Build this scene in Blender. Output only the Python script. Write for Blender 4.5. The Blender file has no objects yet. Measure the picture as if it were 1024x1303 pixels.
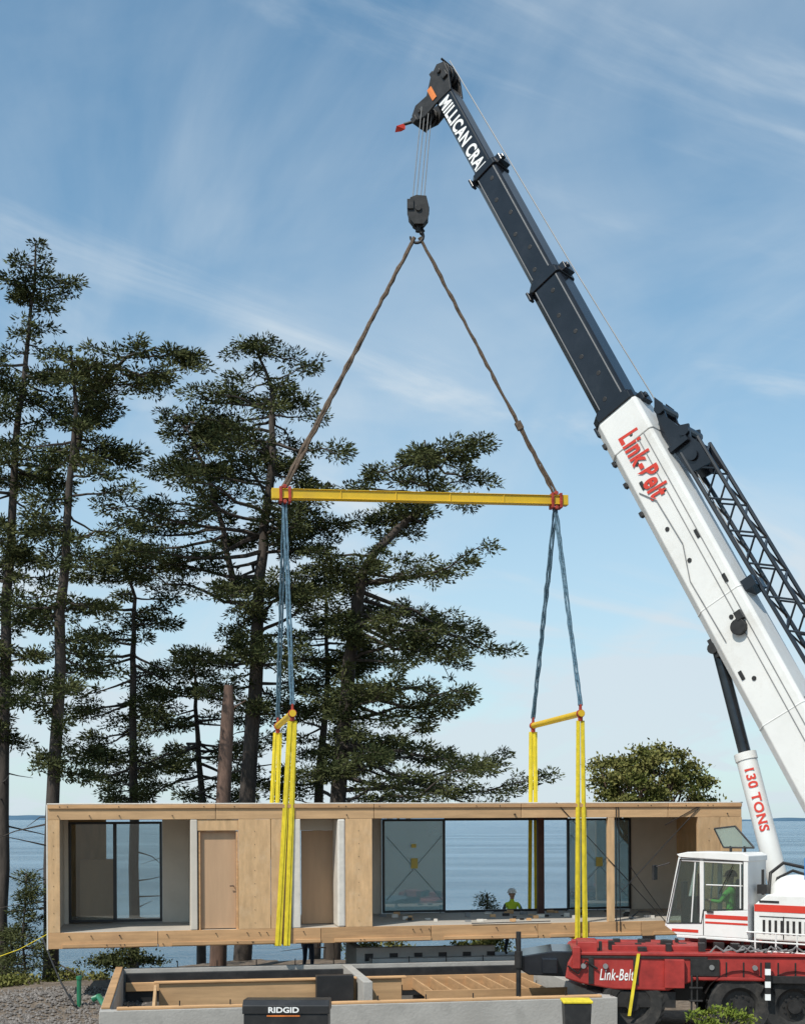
import bpy, math, random, bmesh
import numpy as np
from mathutils import Vector, Matrix
random.seed(7); rng=np.random.default_rng(7)
sc=bpy.context.scene
F=1600.0; H=4.2; HY=1042.0
def P(px,py,d): return Vector(((px-512)*d/F, d, H-(py-HY)*d/F))
# ---------------------------------------------------------------- materials
def mat(name,col,rough=.6,metal=0,var=.15,scale=3,bump=0,stretch=(1,1,1),orand=0,detail=5,spec=.5,bscale=None,dirt=0,dirtcol=(.12,.1,.08)):
    m=bpy.data.materials.new(name); m.use_nodes=True; nt=m.node_tree; N=nt.nodes; L=nt.links
    b=N['Principled BSDF']; b.inputs['Roughness'].default_value=rough; b.inputs['Metallic'].default_value=metal
    b.inputs['Specular IOR Level'].default_value=spec
    tc=N.new('ShaderNodeTexCoord'); mp=N.new('ShaderNodeMapping'); mp.inputs['Scale'].default_value=stretch
    L.new(tc.outputs['Object'],mp.inputs['Vector'])
    no=N.new('ShaderNodeTexNoise'); no.inputs['Scale'].default_value=scale; no.inputs['Detail'].default_value=detail; no.inputs['Roughness'].default_value=.65
    L.new(mp.outputs[0],no.inputs['Vector'])
    cr=N.new('ShaderNodeValToRGB'); cr.color_ramp.elements[0].position=.3; cr.color_ramp.elements[1].position=.7
    cr.color_ramp.elements[0].color=(*[c*(1-var) for c in col],1); cr.color_ramp.elements[1].color=(*[min(1,c*(1+var)) for c in col],1)
    L.new(no.outputs[0],cr.inputs[0]); out=cr.outputs[0]
    if dirt>0:
        n2=N.new('ShaderNodeTexNoise'); n2.inputs['Scale'].default_value=scale*.5; n2.inputs['Detail'].default_value=8; n2.inputs['Roughness'].default_value=.75
        L.new(tc.outputs['Object'],n2.inputs['Vector'])
        r2=N.new('ShaderNodeValToRGB'); r2.color_ramp.elements[0].position=.5; r2.color_ramp.elements[1].position=.75
        r2.color_ramp.elements[0].color=(0,0,0,1); r2.color_ramp.elements[1].color=(dirt,dirt,dirt,1)
        L.new(n2.outputs[0],r2.inputs[0])
        mx=N.new('ShaderNodeMixRGB'); mx.inputs[2].default_value=(*dirtcol,1); L.new(r2.outputs[0],mx.inputs[0]); L.new(out,mx.inputs[1]); out=mx.outputs[0]
    if orand>0:
        oi=N.new('ShaderNodeObjectInfo'); mr=N.new('ShaderNodeMapRange'); mr.inputs[3].default_value=1-orand; mr.inputs[4].default_value=1+orand
        L.new(oi.outputs['Random'],mr.inputs[0]); hs=N.new('ShaderNodeHueSaturation'); L.new(out,hs.inputs['Color']); L.new(mr.outputs[0],hs.inputs['Value']); out=hs.outputs[0]
    L.new(out,b.inputs['Base Color'])
    if bump>0:
        bn=N.new('ShaderNodeBump'); bn.inputs['Strength'].default_value=bump; bn.inputs['Distance'].default_value=.03
        if bscale:
            n3=N.new('ShaderNodeTexNoise'); n3.inputs['Scale'].default_value=bscale; n3.inputs['Detail'].default_value=6; L.new(mp.outputs[0],n3.inputs['Vector']); L.new(n3.outputs[0],bn.inputs['Height'])
        else: L.new(no.outputs[0],bn.inputs['Height'])
        L.new(bn.outputs[0],b.inputs['Normal'])
    return m
M={}
M['ply']=mat('plywood',(.57,.365,.19),.75,var=.2,scale=3.2,stretch=(2.2,1,.6),orand=.12,bump=.08,dirt=.5,dirtcol=(.66,.5,.33))
M['plyh']=mat('clt_edge',(.56,.35,.18),.75,var=.18,scale=2.5,stretch=(.35,1,3),orand=.12,bump=.08,dirt=.45,dirtcol=(.38,.23,.12))
M['rim']=mat('rim_lumber',(.53,.31,.15),.75,var=.22,scale=2.2,stretch=(.4,1,4),orand=.17,bump=.1,dirt=.55,dirtcol=(.34,.19,.1))
M['drywall']=mat('drywall',(.6,.54,.46),.85,var=.06,scale=2,orand=.04)
M['wrap']=mat('white_wrap',(.68,.63,.56),.5,var=.12,scale=5,bump=.3)
M['door']=mat('door_skin',(.5,.32,.19),.6,var=.08,scale=2,stretch=(3,1,.4),orand=.05)
M['floor']=mat('subfloor',(.42,.38,.33),.8,var=.15,scale=2,dirt=.3)
M['blackframe']=mat('black_frame',(.018,.018,.02),.4,var=.2)
M['colred']=mat('oxide_steel',(.075,.03,.022),.6,var=.3)
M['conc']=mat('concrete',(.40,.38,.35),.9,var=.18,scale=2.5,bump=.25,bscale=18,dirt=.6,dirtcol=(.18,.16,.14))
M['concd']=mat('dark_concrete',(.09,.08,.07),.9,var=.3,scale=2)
M['yellow']=mat('yellow_steel',(.72,.46,.02),.45,var=.12,scale=4,dirt=.55,dirtcol=(.3,.17,.04))
M['web']=mat('yellow_webbing',(.72,.57,.03),.8,var=.2,scale=5,stretch=(2,1,1),bump=.25)
M['blue']=mat('blue_rope',(.075,.14,.19),.9,var=.55,scale=14,bump=.4)
M['brownsl']=mat('tan_sling',(.12,.085,.06),.9,var=.5,scale=10,bump=.5)
M['rust']=mat('red_shackle',(.38,.04,.02),.5,var=.45,scale=8,dirt=.5)
M['darksteel']=mat('dark_steel',(.03,.028,.027),.5,metal=.3,var=.4,scale=8)
M['boomblack']=mat('boom_black_paint',(.011,.013,.018),.22,var=.35,scale=1.2,dirt=.25,dirtcol=(.06,.06,.06))
M['white']=mat('white_paint',(.76,.75,.72),.35,var=.06,scale=1.5,dirt=.6,dirtcol=(.42,.38,.32))
M['red']=mat('red_paint',(.36,.032,.026),.5,var=.35,scale=2.5,dirt=.75,dirtcol=(.17,.075,.06))
M['redtext']=mat('red_decal',(.6,.04,.02),.5,var=.08)
M['whitetext']=mat('white_decal',(.85,.85,.83),.5,var=.04)
M['tyre']=mat('tyre_rubber',(.025,.024,.023),.85,var=.3,scale=8,bump=.3,dirt=.4,dirtcol=(.12,.1,.08))
M['grey']=mat('grey_paint',(.22,.22,.22),.5,var=.2,scale=4,dirt=.3)
M['chrome']=mat('rod_steel',(.05,.055,.06),.22,metal=.7,var=.2)
M['bark']=mat('fir_bark',(.06,.048,.04),.95,var=.5,scale=4,stretch=(1.5,1.5,.35),bump=1)
M['barkr']=mat('red_bark',(.13,.08,.06),.9,var=.45,scale=4,stretch=(1.5,1.5,.35),bump=.8)
M['skin']=mat('skin',(.5,.29,.2),.55,var=.05)
M['hivis']=mat('hivis_yellow',(.6,.8,.05),.8,var=.1)
M['green']=mat('hivis_green',(.2,.6,.12),.8,var=.1)
M['jean']=mat('work_trousers',(.05,.06,.09),.9,var=.2)
M['boot']=mat('boot_leather',(.06,.04,.025),.7)
M['shirt']=mat('dark_shirt',(.09,.1,.12),.9)
M['helmet']=mat('helmet_white',(.8,.8,.78),.3,var=.03)
M['bluep']=mat('blue_paint',(.03,.2,.5),.5)
M['orange']=mat('orange_plastic',(.7,.2,.04),.5,var=.3)
M['boxblk']=mat('black_box_paint',(.02,.02,.021),.45,var=.3,dirt=.3,dirtcol=(.1,.09,.08))
M['pipe']=mat('green_pipe',(.02,.16,.08),.4)
M['sticker']=mat('sticker',(.62,.5,.12),.6)
M['seat']=mat('seat_cloth',(.03,.03,.035),.9)
def glass(name,tint,gl,diff,dcol=(.4,.5,.5)):
    m=bpy.data.materials.new(name); m.use_nodes=True; nt=m.node_tree; N=nt.nodes; L=nt.links; N.clear()
    o=N.new('ShaderNodeOutputMaterial'); t=N.new('ShaderNodeBsdfTransparent'); t.inputs[0].default_value=(*tint,1)
    g=N.new('ShaderNodeBsdfGlossy'); g.inputs['Roughness'].default_value=.02
    d=N.new('ShaderNodeBsdfDiffuse')
    tc=N.new('ShaderNodeTexCoord'); no=N.new('ShaderNodeTexNoise'); no.inputs['Scale'].default_value=1.3; L.new(tc.outputs['Object'],no.inputs['Vector'])
    mc=N.new('ShaderNodeMixRGB'); mc.inputs[1].default_value=(*[c*.7 for c in dcol],1); mc.inputs[2].default_value=(*dcol,1); L.new(no.outputs[0],mc.inputs[0]); L.new(mc.outputs[0],d.inputs[0])
    m1=N.new('ShaderNodeMixShader'); m1.inputs[0].default_value=gl; L.new(t.outputs[0],m1.inputs[1]); L.new(g.outputs[0],m1.inputs[2])
    m2=N.new('ShaderNodeMixShader'); m2.inputs[0].default_value=diff; L.new(m1.outputs[0],m2.inputs[1]); L.new(d.outputs[0],m2.inputs[2]); L.new(m2.outputs[0],o.inputs[0])
    return m
M['glassd']=glass('window_glass',(.82,.86,.85),.12,.03)
M['glassf']=glass('pale_glass',(.62,.72,.72),.22,.3,(.55,.66,.6))  # pale teal diffuse colour mixed into the glass
M['glassc']=glass('cab_glass',(.74,.82,.8),.12,.03)
def leafmat(name,c1,c2):
    m=bpy.data.materials.new(name); m.use_nodes=True; nt=m.node_tree; N=nt.nodes; L=nt.links; N.clear()
    o=N.new('ShaderNodeOutputMaterial'); g=N.new('ShaderNodeNewGeometry'); tc=N.new('ShaderNodeTexCoord')
    no=N.new('ShaderNodeTexNoise'); no.inputs['Scale'].default_value=.9; no.inputs['Detail'].default_value=2; L.new(tc.outputs['Object'],no.inputs['Vector'])
    ad=N.new('ShaderNodeMath'); ad.operation='MULTIPLY_ADD'; ad.inputs[1].default_value=.45; L.new(g.outputs['Random Per Island'],ad.inputs[0]); 
    mr=N.new('ShaderNodeMapRange'); mr.inputs[1].default_value=.35; mr.inputs[2].default_value=.65; mr.inputs[3].default_value=0; mr.inputs[4].default_value=.55; L.new(no.outputs[0],mr.inputs[0]); L.new(mr.outputs[0],ad.inputs[2])
    mx=N.new('ShaderNodeMixRGB'); mx.inputs[1].default_value=(*c1,1); mx.inputs[2].default_value=(*c2,1); L.new(ad.outputs[0],mx.inputs[0])
    d=N.new('ShaderNodeBsdfDiffuse'); L.new(mx.outputs[0],d.inputs[0]); L.new(d.outputs[0],o.inputs[0]); return m
M['needle']=leafmat('fir_needles',(.014,.024,.011),(.12,.128,.055))
M['leaf']=leafmat('broad_leaves',(.05,.07,.015),(.24,.22,.08))
M['bush']=leafmat('bush_leaves',(.08,.12,.02),(.3,.33,.07))
# ---------------------------------------------------------------- builders
class MB:
    def __init__(s): s.v=[];s.f=[];s.m=[]
    def faces(s,vs,fs,mi=0):
        n=len(s.v); s.v+= [tuple(v) for v in vs]; s.f+=[tuple(i+n for i in f) for f in fs]; s.m+=[mi]*len(fs)
    def box(s,x0,x1,y0,y1,z0,z1,mi=0):
        vs=[(x,y,z) for z in(z0,z1) for y in(y0,y1) for x in(x0,x1)]
        s.faces(vs,[(0,2,3,1),(4,5,7,6),(0,1,5,4),(2,6,7,3),(0,4,6,2),(1,3,7,5)],mi)
    def obox(s,c,ax,ay,az,mi=0):
        vs=[c+ax*i+ay*j+az*k for k in(-1,1) for j in(-1,1) for i in(-1,1)]
        s.faces(vs,[(0,2,3,1),(4,5,7,6),(0,1,5,4),(2,6,7,3),(0,4,6,2),(1,3,7,5)],mi)
    def tube(s,pts,rads,n=8,mi=0,cap=True):
        pts=[Vector(p) for p in pts]
        if not hasattr(rads,'__len__'): rads=[rads]*len(pts)
        vs=[]; fs=[]; prev=None
        for i,p in enumerate(pts):
            d=(pts[min(i+1,len(pts)-1)]-pts[max(i-1,0)]).normalized()
            if prev is None: a=d.orthogonal().normalized()
            else: a=(prev-d*prev.dot(d)).normalized()
            prev=a; b=d.cross(a)
            for k in range(n):
                t=2*math.pi*k/n; vs.append(p+(a*math.cos(t)+b*math.sin(t))*rads[i])
        for i in range(len(pts)-1):
            for k in range(n): fs.append((i*n+k,i*n+(k+1)%n,(i+1)*n+(k+1)%n,(i+1)*n+k))
        if cap: fs.append(tuple(range(n))[::-1]); fs.append(tuple((len(pts)-1)*n+k for k in range(n)))
        s.faces(vs,fs,mi)
    def prism(s,prof,fn,a,b,mi=0):
        n=len(prof); vs=[fn(u,v,a) for u,v in prof]+[fn(u,v,b) for u,v in prof]
        fs=[tuple(range(n))[::-1],tuple(range(n,2*n))]+[(i,(i+1)%n,n+(i+1)%n,n+i) for i in range(n)]
        s.faces(vs,fs,mi)
def empty(name,mw=None):
    e=bpy.data.objects.new(name,None); sc.collection.objects.link(e); e.empty_display_size=.5
    if mw is not None: e.matrix_world=mw
    return e
def mk(name,mb,mats,parent=None,bevel=0,smooth=False):
    me=bpy.data.meshes.new(name); me.from_pydata([tuple(v) for v in mb.v],[],mb.f)
    if not isinstance(mats,(list,tuple)): mats=[mats]
    for m in mats: me.materials.append(M[m] if isinstance(m,str) else m)
    me.polygons.foreach_set('material_index',mb.m)
    if smooth: me.polygons.foreach_set('use_smooth',[True]*len(me.polygons))
    me.validate(); me.update()
    bm=bmesh.new(); bm.from_mesh(me); bmesh.ops.recalc_face_normals(bm,faces=bm.faces); bm.to_mesh(me); bm.free()
    if smooth:
        try: me.set_sharp_from_angle(angle=math.radians(40))
        except Exception: pass
    o=bpy.data.objects.new(name,me); sc.collection.objects.link(o)
    if parent: o.parent=parent
    if bevel>0:
        bv=o.modifiers.new('b','BEVEL'); bv.width=bevel; bv.segments=2; bv.limit_method='ANGLE'
    return o
def boxo(name,m,parent,*b,bevel=.006):
    mb=MB(); mb.box(*b); return mk(name,mb,m,parent,bevel)
def text(name,s,m,parent,origin,xd,yd,length,height,shear=0,bold=.0,space=1):
    c=bpy.data.curves.new(name,'FONT'); c.body=s; c.size=1; c.offset=bold; c.shear=shear; c.space_character=space
    c.materials.append(M[m]); o=bpy.data.objects.new(name,c); sc.collection.objects.link(o)
    bpy.context.view_layer.update(); dx=o.dimensions.x; dy=o.dimensions.y
    xd=xd.normalized(); zd=xd.cross(yd).normalized(); yd=zd.cross(xd)
    mw=Matrix((xd*(length/dx),yd*(height/dy),zd)).transposed().to_4x4(); mw.translation=origin
    if parent: o.parent=parent
    o.matrix_basis=mw
    return o
# ---------------------------------------------------------------- world / light
w=bpy.data.worlds.new("World"); sc.world=w; w.use_nodes=True; N=w.node_tree.nodes; L=w.node_tree.links
bg=N['Background']; bg.inputs[1].default_value=.1
sun_el=math.radians(52); sun_az=math.radians(218)
sky=N.new('ShaderNodeTexSky'); sky.sky_type='NISHITA'; sky.sun_disc=False; sky.sun_elevation=sun_el; sky.sun_rotation=sun_az; sky.air_density=1.0; sky.dust_density=.6; sky.ozone_density=1.0
tint=N.new('ShaderNodeMixRGB'); tint.blend_type='MULTIPLY'; tint.inputs[0].default_value=1; tint.inputs[2].default_value=(.95,1.52,1.56,1); L.new(sky.outputs[0],tint.inputs[1])
tc=N.new('ShaderNodeTexCoord'); sp=N.new('ShaderNodeSeparateXYZ'); L.new(tc.outputs['Generated'],sp.inputs[0])
def math_(op,a,b=None,clamp=False):
    n=N.new('ShaderNodeMath'); n.operation=op; n.use_clamp=clamp
    for i,x in enumerate((a,b)):
        if x is None: continue
        if isinstance(x,(int,float)): n.inputs[i].default_value=x
        else: L.new(x,n.inputs[i])
    return n.outputs[0]
zz=math_('ADD',math_('MAXIMUM',sp.outputs[2],0.0),.3)
cx=math_('DIVIDE',sp.outputs[0],zz); cy=math_('DIVIDE',sp.outputs[1],zz)
cb=N.new('ShaderNodeCombineXYZ'); L.new(cx,cb.inputs[0]); L.new(cy,cb.inputs[1])
def cloud(scale,rot,size,lo,hi,loc,dist=1.0,rough=.6):
    mp=N.new('ShaderNodeMapping'); mp.vector_type='TEXTURE'; mp.inputs['Rotation'].default_value=(0,0,math.radians(rot)); mp.inputs['Scale'].default_value=size; mp.inputs['Location'].default_value=loc
    L.new(cb.outputs[0],mp.inputs['Vector']); no=N.new('ShaderNodeTexNoise'); no.inputs['Scale'].default_value=scale; no.inputs['Detail'].default_value=9; no.inputs['Roughness'].default_value=rough; no.inputs['Distortion'].default_value=dist
    L.new(mp.outputs[0],no.inputs['Vector']); mr=N.new('ShaderNodeMapRange'); mr.interpolation_type='SMOOTHSTEP'; mr.inputs[1].default_value=lo; mr.inputs[2].default_value=hi; L.new(no.outputs[0],mr.inputs[0]); return mr.outputs[0]
c1=cloud(2.4,30,(1.9,.75,1),.5,.76,(3.6,1.3,0),1.4,.55)
c2=cloud(1.8,105,(1.7,.8,1),.43,.8,(7,2.4,0),.9,.52)
c3=cloud(2.6,0,(1.2,1,1),.42,.72,(1.4,5,0),.6,.55)
low=N.new('ShaderNodeMapRange'); low.interpolation_type='SMOOTHSTEP'; low.inputs[1].default_value=.42; low.inputs[2].default_value=.15; low.inputs[3].default_value=.12; low.inputs[4].default_value=.42; L.new(sp.outputs[2],low.inputs[0])
hz=N.new('ShaderNodeMapRange'); hz.interpolation_type='SMOOTHSTEP'; hz.inputs[1].default_value=.52; hz.inputs[2].default_value=-.02; hz.inputs[3].default_value=.03; hz.inputs[4].default_value=.74; L.new(sp.outputs[2],hz.inputs[0])
s=math_('ADD',math_('MULTIPLY',c1,.55),math_('MULTIPLY',c2,.5))
s=math_('ADD',s,math_('MULTIPLY',c3,low.outputs[0])); s=math_('ADD',s,math_('MULTIPLY',hz.outputs[0],1.0)); s=math_('MINIMUM',s,.93)
mx=N.new('ShaderNodeMixRGB'); L.new(s,mx.inputs[0]); L.new(tint.outputs[0],mx.inputs[1]); mx.inputs[2].default_value=(6.7,7.6,8.3,1)
L.new(mx.outputs[0],bg.inputs[0])
sd=Vector((math.sin(sun_az)*math.cos(sun_el),math.cos(sun_az)*math.cos(sun_el),math.sin(sun_el)))
sl=bpy.data.lights.new('sun','SUN'); sl.energy=4.3; sl.angle=math.radians(.5); sl.color=(1,.95,.86)
so=bpy.data.objects.new('sun',sl); sc.collection.objects.link(so); so.rotation_euler=sd.to_track_quat('Z','Y').to_euler(); so.location=(0,0,40)
sc.view_settings.view_transform='Standard'; sc.view_settings.look='None'; sc.view_settings.exposure=0
cam=bpy.data.cameras.new('camera'); co=bpy.data.objects.new('camera',cam); sc.collection.objects.link(co); sc.camera=co
co.location=(0,0,H); co.rotation_euler=(math.pi/2,0,0); cam.sensor_fit='VERTICAL'; cam.sensor_height=36; cam.lens=F/1303*36; cam.shift_y=(HY-651.5)/1303; cam.clip_end=60000
# ---------------------------------------------------------------- ground, water, hills
def sm(t): t=max(0,min(1,t)); return t*t*(3-2*t)
def edge(x): return 33+4.6*sm((x+9)/5)
def gz(x,y):
    e=edge(x)+.5*math.sin(x*.9)+.3*math.sin(x*2.3)
    z=0
    if y>e: z=-min((y-e)*.75,11)
    z+=.05*math.sin(x*1.3+y*.8)
    z+=.35*math.exp(-((x+8.2)**2/1.6+(y-27.8)**2/1.2))
    return z
xs=list(np.concatenate([np.linspace(-4000,-40,12)[:-1],np.linspace(-40,-12,18)[:-1],np.linspace(-12,14,105)[:-1],np.linspace(14,40,16)[:-1],np.linspace(40,4000,12)]))
ys=list(np.concatenate([np.linspace(-4000,-20,10)[:-1],np.linspace(-20,20,14)[:-1],np.linspace(20,54,100),np.array([60,100,1000,30000])]))
mb=MB(); vs=[(x,y,gz(x,y)) for y in ys for x in xs]; nx=len(xs)
mb.faces(vs,[(j*nx+i,j*nx+i+1,(j+1)*nx+i+1,(j+1)*nx+i) for j in range(len(ys)-1) for i in range(nx-1)])
gm=mat('site_soil',(.15,.115,.085),.95,var=.5,scale=6,bump=.8,bscale=25,dirt=.5,dirtcol=(.24,.21,.18),detail=10)
mk('ground',mb,gm,smooth=True)
wm=bpy.data.materials.new('sea_water'); wm.use_nodes=True; n_=wm.node_tree.nodes; l_=wm.node_tree.links; b=n_['Principled BSDF']
b.inputs['Roughness'].default_value=.2; b.inputs['IOR'].default_value=1.33
t=n_.new('ShaderNodeTexCoord'); mp=n_.new('ShaderNodeMapping'); mp.inputs['Scale'].default_value=(.08,.3,1); l_.new(t.outputs['Object'],mp.inputs[0])
no=n_.new('ShaderNodeTexNoise'); no.inputs['Scale'].default_value=1; no.inputs['Detail'].default_value=9; no.inputs['Roughness'].default_value=.65; l_.new(mp.outputs[0],no.inputs[0])
mp2=n_.new('ShaderNodeMapping'); mp2.inputs['Scale'].default_value=(.004,.02,1); l_.new(t.outputs['Object'],mp2.inputs[0])
no2=n_.new('ShaderNodeTexNoise'); no2.inputs['Scale'].default_value=1; no2.inputs['Detail'].default_value=8; l_.new(mp2.outputs[0],no2.inputs[0])
cr=n_.new('ShaderNodeValToRGB'); cr.color_ramp.elements[0].position=.42; cr.color_ramp.elements[1].position=.62; cr.color_ramp.elements[0].color=(.035,.105,.17,1); cr.color_ramp.elements[1].color=(.13,.23,.31,1); l_.new(no2.outputs[0],cr.inputs[0]); l_.new(cr.outputs[0],b.inputs['Base Color'])
bu=n_.new('ShaderNodeBump'); bu.inputs['Strength'].default_value=1; bu.inputs['Distance'].default_value=2.6; l_.new(no.outputs[0],bu.inputs['Height']); l_.new(bu.outputs[0],b.inputs['Normal'])
mb=MB(); mb.faces([(-30000,42,-8),(30000,42,-8),(30000,32000,-8),(-30000,32000,-8)],[(0,1,2,3)]); mk('sea_water',mb,wm)
hm=mat('haze_tinted_hills',(.085,.15,.215),1,var=.15,scale=.004,spec=0)  # blue-grey air haze of the distance is painted into the base colour
def hills(name,x0,x1,y,hf):
    mb=MB(); n=160; vs=[]
    for i in range(n+1):
        x=x0+(x1-x0)*i/n; h=hf(i/n)
        vs+= [(x,y-300,-9),(x,y,h),(x,y+500,-9)]
    fs=[]
    for i in range(n):
        for k in(0,1): fs.append((i*3+k,i*3+k+1,(i+1)*3+k+1,(i+1)*3+k))
    mb.faces(vs,fs); mk(name,mb,hm)
hills('hills',-9000,800,14000,lambda t:15+60*math.sin(min(1,t*1.0)*math.pi)*(.7+.3*math.sin(t*23)*math.sin(t*41))+6*math.sin(t*130))
hills('hills',1400,6000,7000,lambda t:-8+62*sm(t*2.2)*(.85+.2*math.sin(t*17))+3*math.sin(t*90))
# ---------------------------------------------------------------- house module
A=P(62,1208,28); B=P(944,1188,31)
ex=(B-A).normalized(); hx=Vector((B.x-A.x,B.y-A.y,0)).normalized(); nn=Vector((-hx.y,hx.x,0)); uz=ex.cross(nn).normalized()
LM=(B-A).length; WM=4.0; HM=3.22
MM=Matrix((ex,nn,uz)).transposed().to_4x4(); MM.translation=A
house=empty('prefab_house_module',MM)
def S(px,t=0):
    u=(px-512)/F; bx=A.x+nn.x*t; by=A.y+nn.y*t
    return (u*by-bx)/(hx.x-u*hx.y)
def hb(name,m,s0,s1,t0,t1,z0,z1,bevel=.006): return boxo(name,m,house,s0,s1,t0,t1,z0,z1,bevel=bevel)
zf=.36; zc=2.88
hb('floor_deck','floor',.1,LM-.1,.062,WM-.062,.06,zf)
hb('roof_deck','drywall',.1,LM-.1,.062,WM-.062,zc+.003,HM-.03)
hb('roof_membrane','wrap',-.02,LM+.02,-.02,WM+.02,HM+.001,HM+.03)
cuts=[0,2.4,5.2,6.1,8.7,11.3,13.9,LM]
for i in range(len(cuts)-1):
    a,b_=cuts[i],cuts[i+1]-.012
    hb('bottom_rim_%d'%i,'rim',a,b_,0,.06,0,zf-.002)
    hb('bottom_plate_%d'%i,'rim',a+.3,b_,-.03,-.003,.02,.1)
    hb('rear_bottom_rim_%d'%i,'rim',a,b_,WM-.06,WM,0,zf-.002)
cuts=[0,3.7,7.35,10.9,14.6,LM]
for i in range(len(cuts)-1):
    a,b_=cuts[i],cuts[i+1]-.012
    hb('top_rim_%d'%i,'plyh',a,b_,0,.06,zc,HM)
    hb('top_ledger_%d'%i,'rim',a,b_,-.035,-.003,HM-.09,HM-.005)
    hb('rear_top_rim_%d'%i,'plyh',a,b_,WM-.06,WM,zc,HM)
hb('end_wall_left','ply',0,.12,.062,WM-.062,zf,zc); hb('end_wall_wrap','wrap',-.035,-.003,0,WM,-.02,HM)
hb('end_post','ply',0,S(77),0,.06,zf,zc-.003)
hb('end_lining','drywall',.123,.15,.064,2.4,zf,zc)
hb('end_wall_right','ply',LM-.12,LM,.062,WM-.062,zf,zc)
def window(name,px0,px1,t,z0,z1,gm,mull=0,fw=.06):
    e=MB(); s0,s1=S(px0,t),S(px1,t); w_=.09
    e.box(s0,s1,t,t+w_,z0,z0+fw); e.box(s0,s1,t,t+w_,z1-fw,z1)
    e.box(s0,s0+fw,t+.001,t+w_-.001,z0+fw,z1-fw); e.box(s1-fw,s1,t+.001,t+w_-.001,z0+fw,z1-fw)
    if mull:
        mk_=S(mull,t); e.box(mk_-fw*.7,mk_+fw*.7,t-.01,t+w_-.002,z0+fw,z1-fw)
    mk(name+'_frame',e,'blackframe',house,.004)
    g=MB(); g.box(s0+fw,s1-fw,t+.04,t+.052,z0+fw,z1-fw); mk(name+'_glass',g,gm,house)
    return s0,s1
T1=2.4
s0,s1=window('porch_window',88,207,T1,zf+.03,zc-.05,'glassd',mull=147)
hb('porch_wall_a','drywall',.15,s0-.003,T1,T1+.1,zf,zc)
hb('porch_wall_b','drywall',s1+.003,S(246),T1,T1+.1,zf,zc)
hb('inner_room_back','ply',.15,S(136,3.3),3.3,3.38,zf,zc)
hb('inner_cabinet','door',.5,1.3,2.75,3.29,zf,1.9)
hb('porch_partition','drywall',S(243),S(252),.0,T1-.002,zf,zc-.004,bevel=.02)
hb('partition_core','ply',S(253)+.003,S(262),.2,WM-.07,zf,zc)
hb('door_header','ply',S(252)+.003,S(304),.02,.1,2.62,zc-.003)
hb('door_leaf','door',S(256),S(301),.13,.18,zf+.02,2.6,bevel=.004)
e=MB(); 
for (a,b_,c,d) in((S(253)+.01,S(256)-.004,zf,2.61),(S(301)+.004,S(304)-.004,zf,2.61),(S(256),S(301),2.602,2.618)): e.box(a,b_,.04,.19,c,d)
mk('door_frame',e,'rim',house,.004)
e=MB(); e.tube([(S(298),.12,1.35),(S(298),.06,1.35),(S(293),.06,1.35)],.012,8); mk('door_handle',e,'chrome',house)
hb('wall_sheet_a','ply',S(304)+.004,S(345),0,.1,zf,zc-.004)
hb('wall_sheet_b','ply',S(345)+.012,S(371),0.004,.1,zf,zc-.004)
hb('wall_sheet_c','wrap',S(371)+.006,S(383),-.004,.1,zf,zc-.004,bevel=.02)
T2=.9
hb('closet_door','door',S(384,T2),S(430,T2),T2,T2+.05,zf+.02,2.6)
hb('closet_header','drywall',S(380,T2),S(436,T2),T2-.01,T2+.06,2.603,zc)
hb('closet_side','drywall',S(383)-.1,S(383)-.003,.102,T2,zf,zc)
hb('wall_post_wrap','wrap',S(430),S(440),-.004,T2,zf,zc-.004,bevel=.04)
hb('wall_sheet_d','ply',S(440)+.006,S(474),0,.1,zf,zc-.004)
hb('great_room_partition','drywall',S(474)-.14,S(474)-.01,.103,WM-.07,zf,zc)
T3=3.84
s0,s1=window('sliding_window',487,567,T3-.1,zf+.02,zc-.02,'glassf')
hb('rear_wall_a','drywall',S(474,T3)-.05,s0-.003,T3,T3+.09,zf,zc)
e=MB(); e.box(s1,S(722,T3),T3-.04,T3+.05,zf+.002,zf+.06); e.box(s1,S(722,T3),T3-.04,T3+.05,zc-.07,zc-.002); mk('slider_track',e,'blackframe',house)
s2,s3=window('fixed_window',722,803,T3-.1,zf+.02,zc-.02,'glassf')
e=MB()
for (a,b_) in((s0,s1),(s2,s3)):
    for d in((0,1),(1,0)):
        p=[(a+.1,T3-.115,zf+.35+d[0]*1.7),(b_-.1,T3-.115,zf+.35+d[1]*1.7)]; e.tube(p,.007,5)
mk('glass_tape',e,'grey',house)
e=MB(); e.box((s0+s1)/2-.09,(s0+s1)/2+.09,T3-.13,T3-.12,1.55,1.82); e.box((s0+s1)/2-.08,(s0+s1)/2+.05,T3-.131,T3-.121,2.1,2.2); e.box((s2+s3)/2-.11,(s2+s3)/2+.08,T3-.13,T3-.12,1.55,1.8); mk('glass_stickers',e,'sticker',house)
s4=S(870,T3)
hb('rear_wall_b','drywall',s3+.003,s4-.003,T3-.05,T3+.09,zf,zc)
window('narrow_window',870,888,T3-.1,zf+.9,zc-.02,'glassd')
hb('rear_wall_c','drywall',S(888,T3)+.003,LM-.12,T3-.05,T3+.09,zf,zc)
hb('steel_column','colred',S(684,3.0),S(692,3.0),2.95,3.1,zf,zc,bevel=.01)
hb('opening_post','ply',S(774),S(782),0,.14,zf,zc-.003)
hb('wall_sheet_e','ply',S(888),S(916),0,.1,zf,zc-.004); hb('wall_sheet_f','ply',S(916)+.012,LM,0,.1,zf,zc-.004)
e=MB(); 
def q(px,py,t=-.02):
    s_=S(px,t); d=A.y+hx.y*s_+nn.y*t; return Vector((s_,t,(H-(py-HY)*d/F)-A.z-ex.z*s_))
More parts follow.
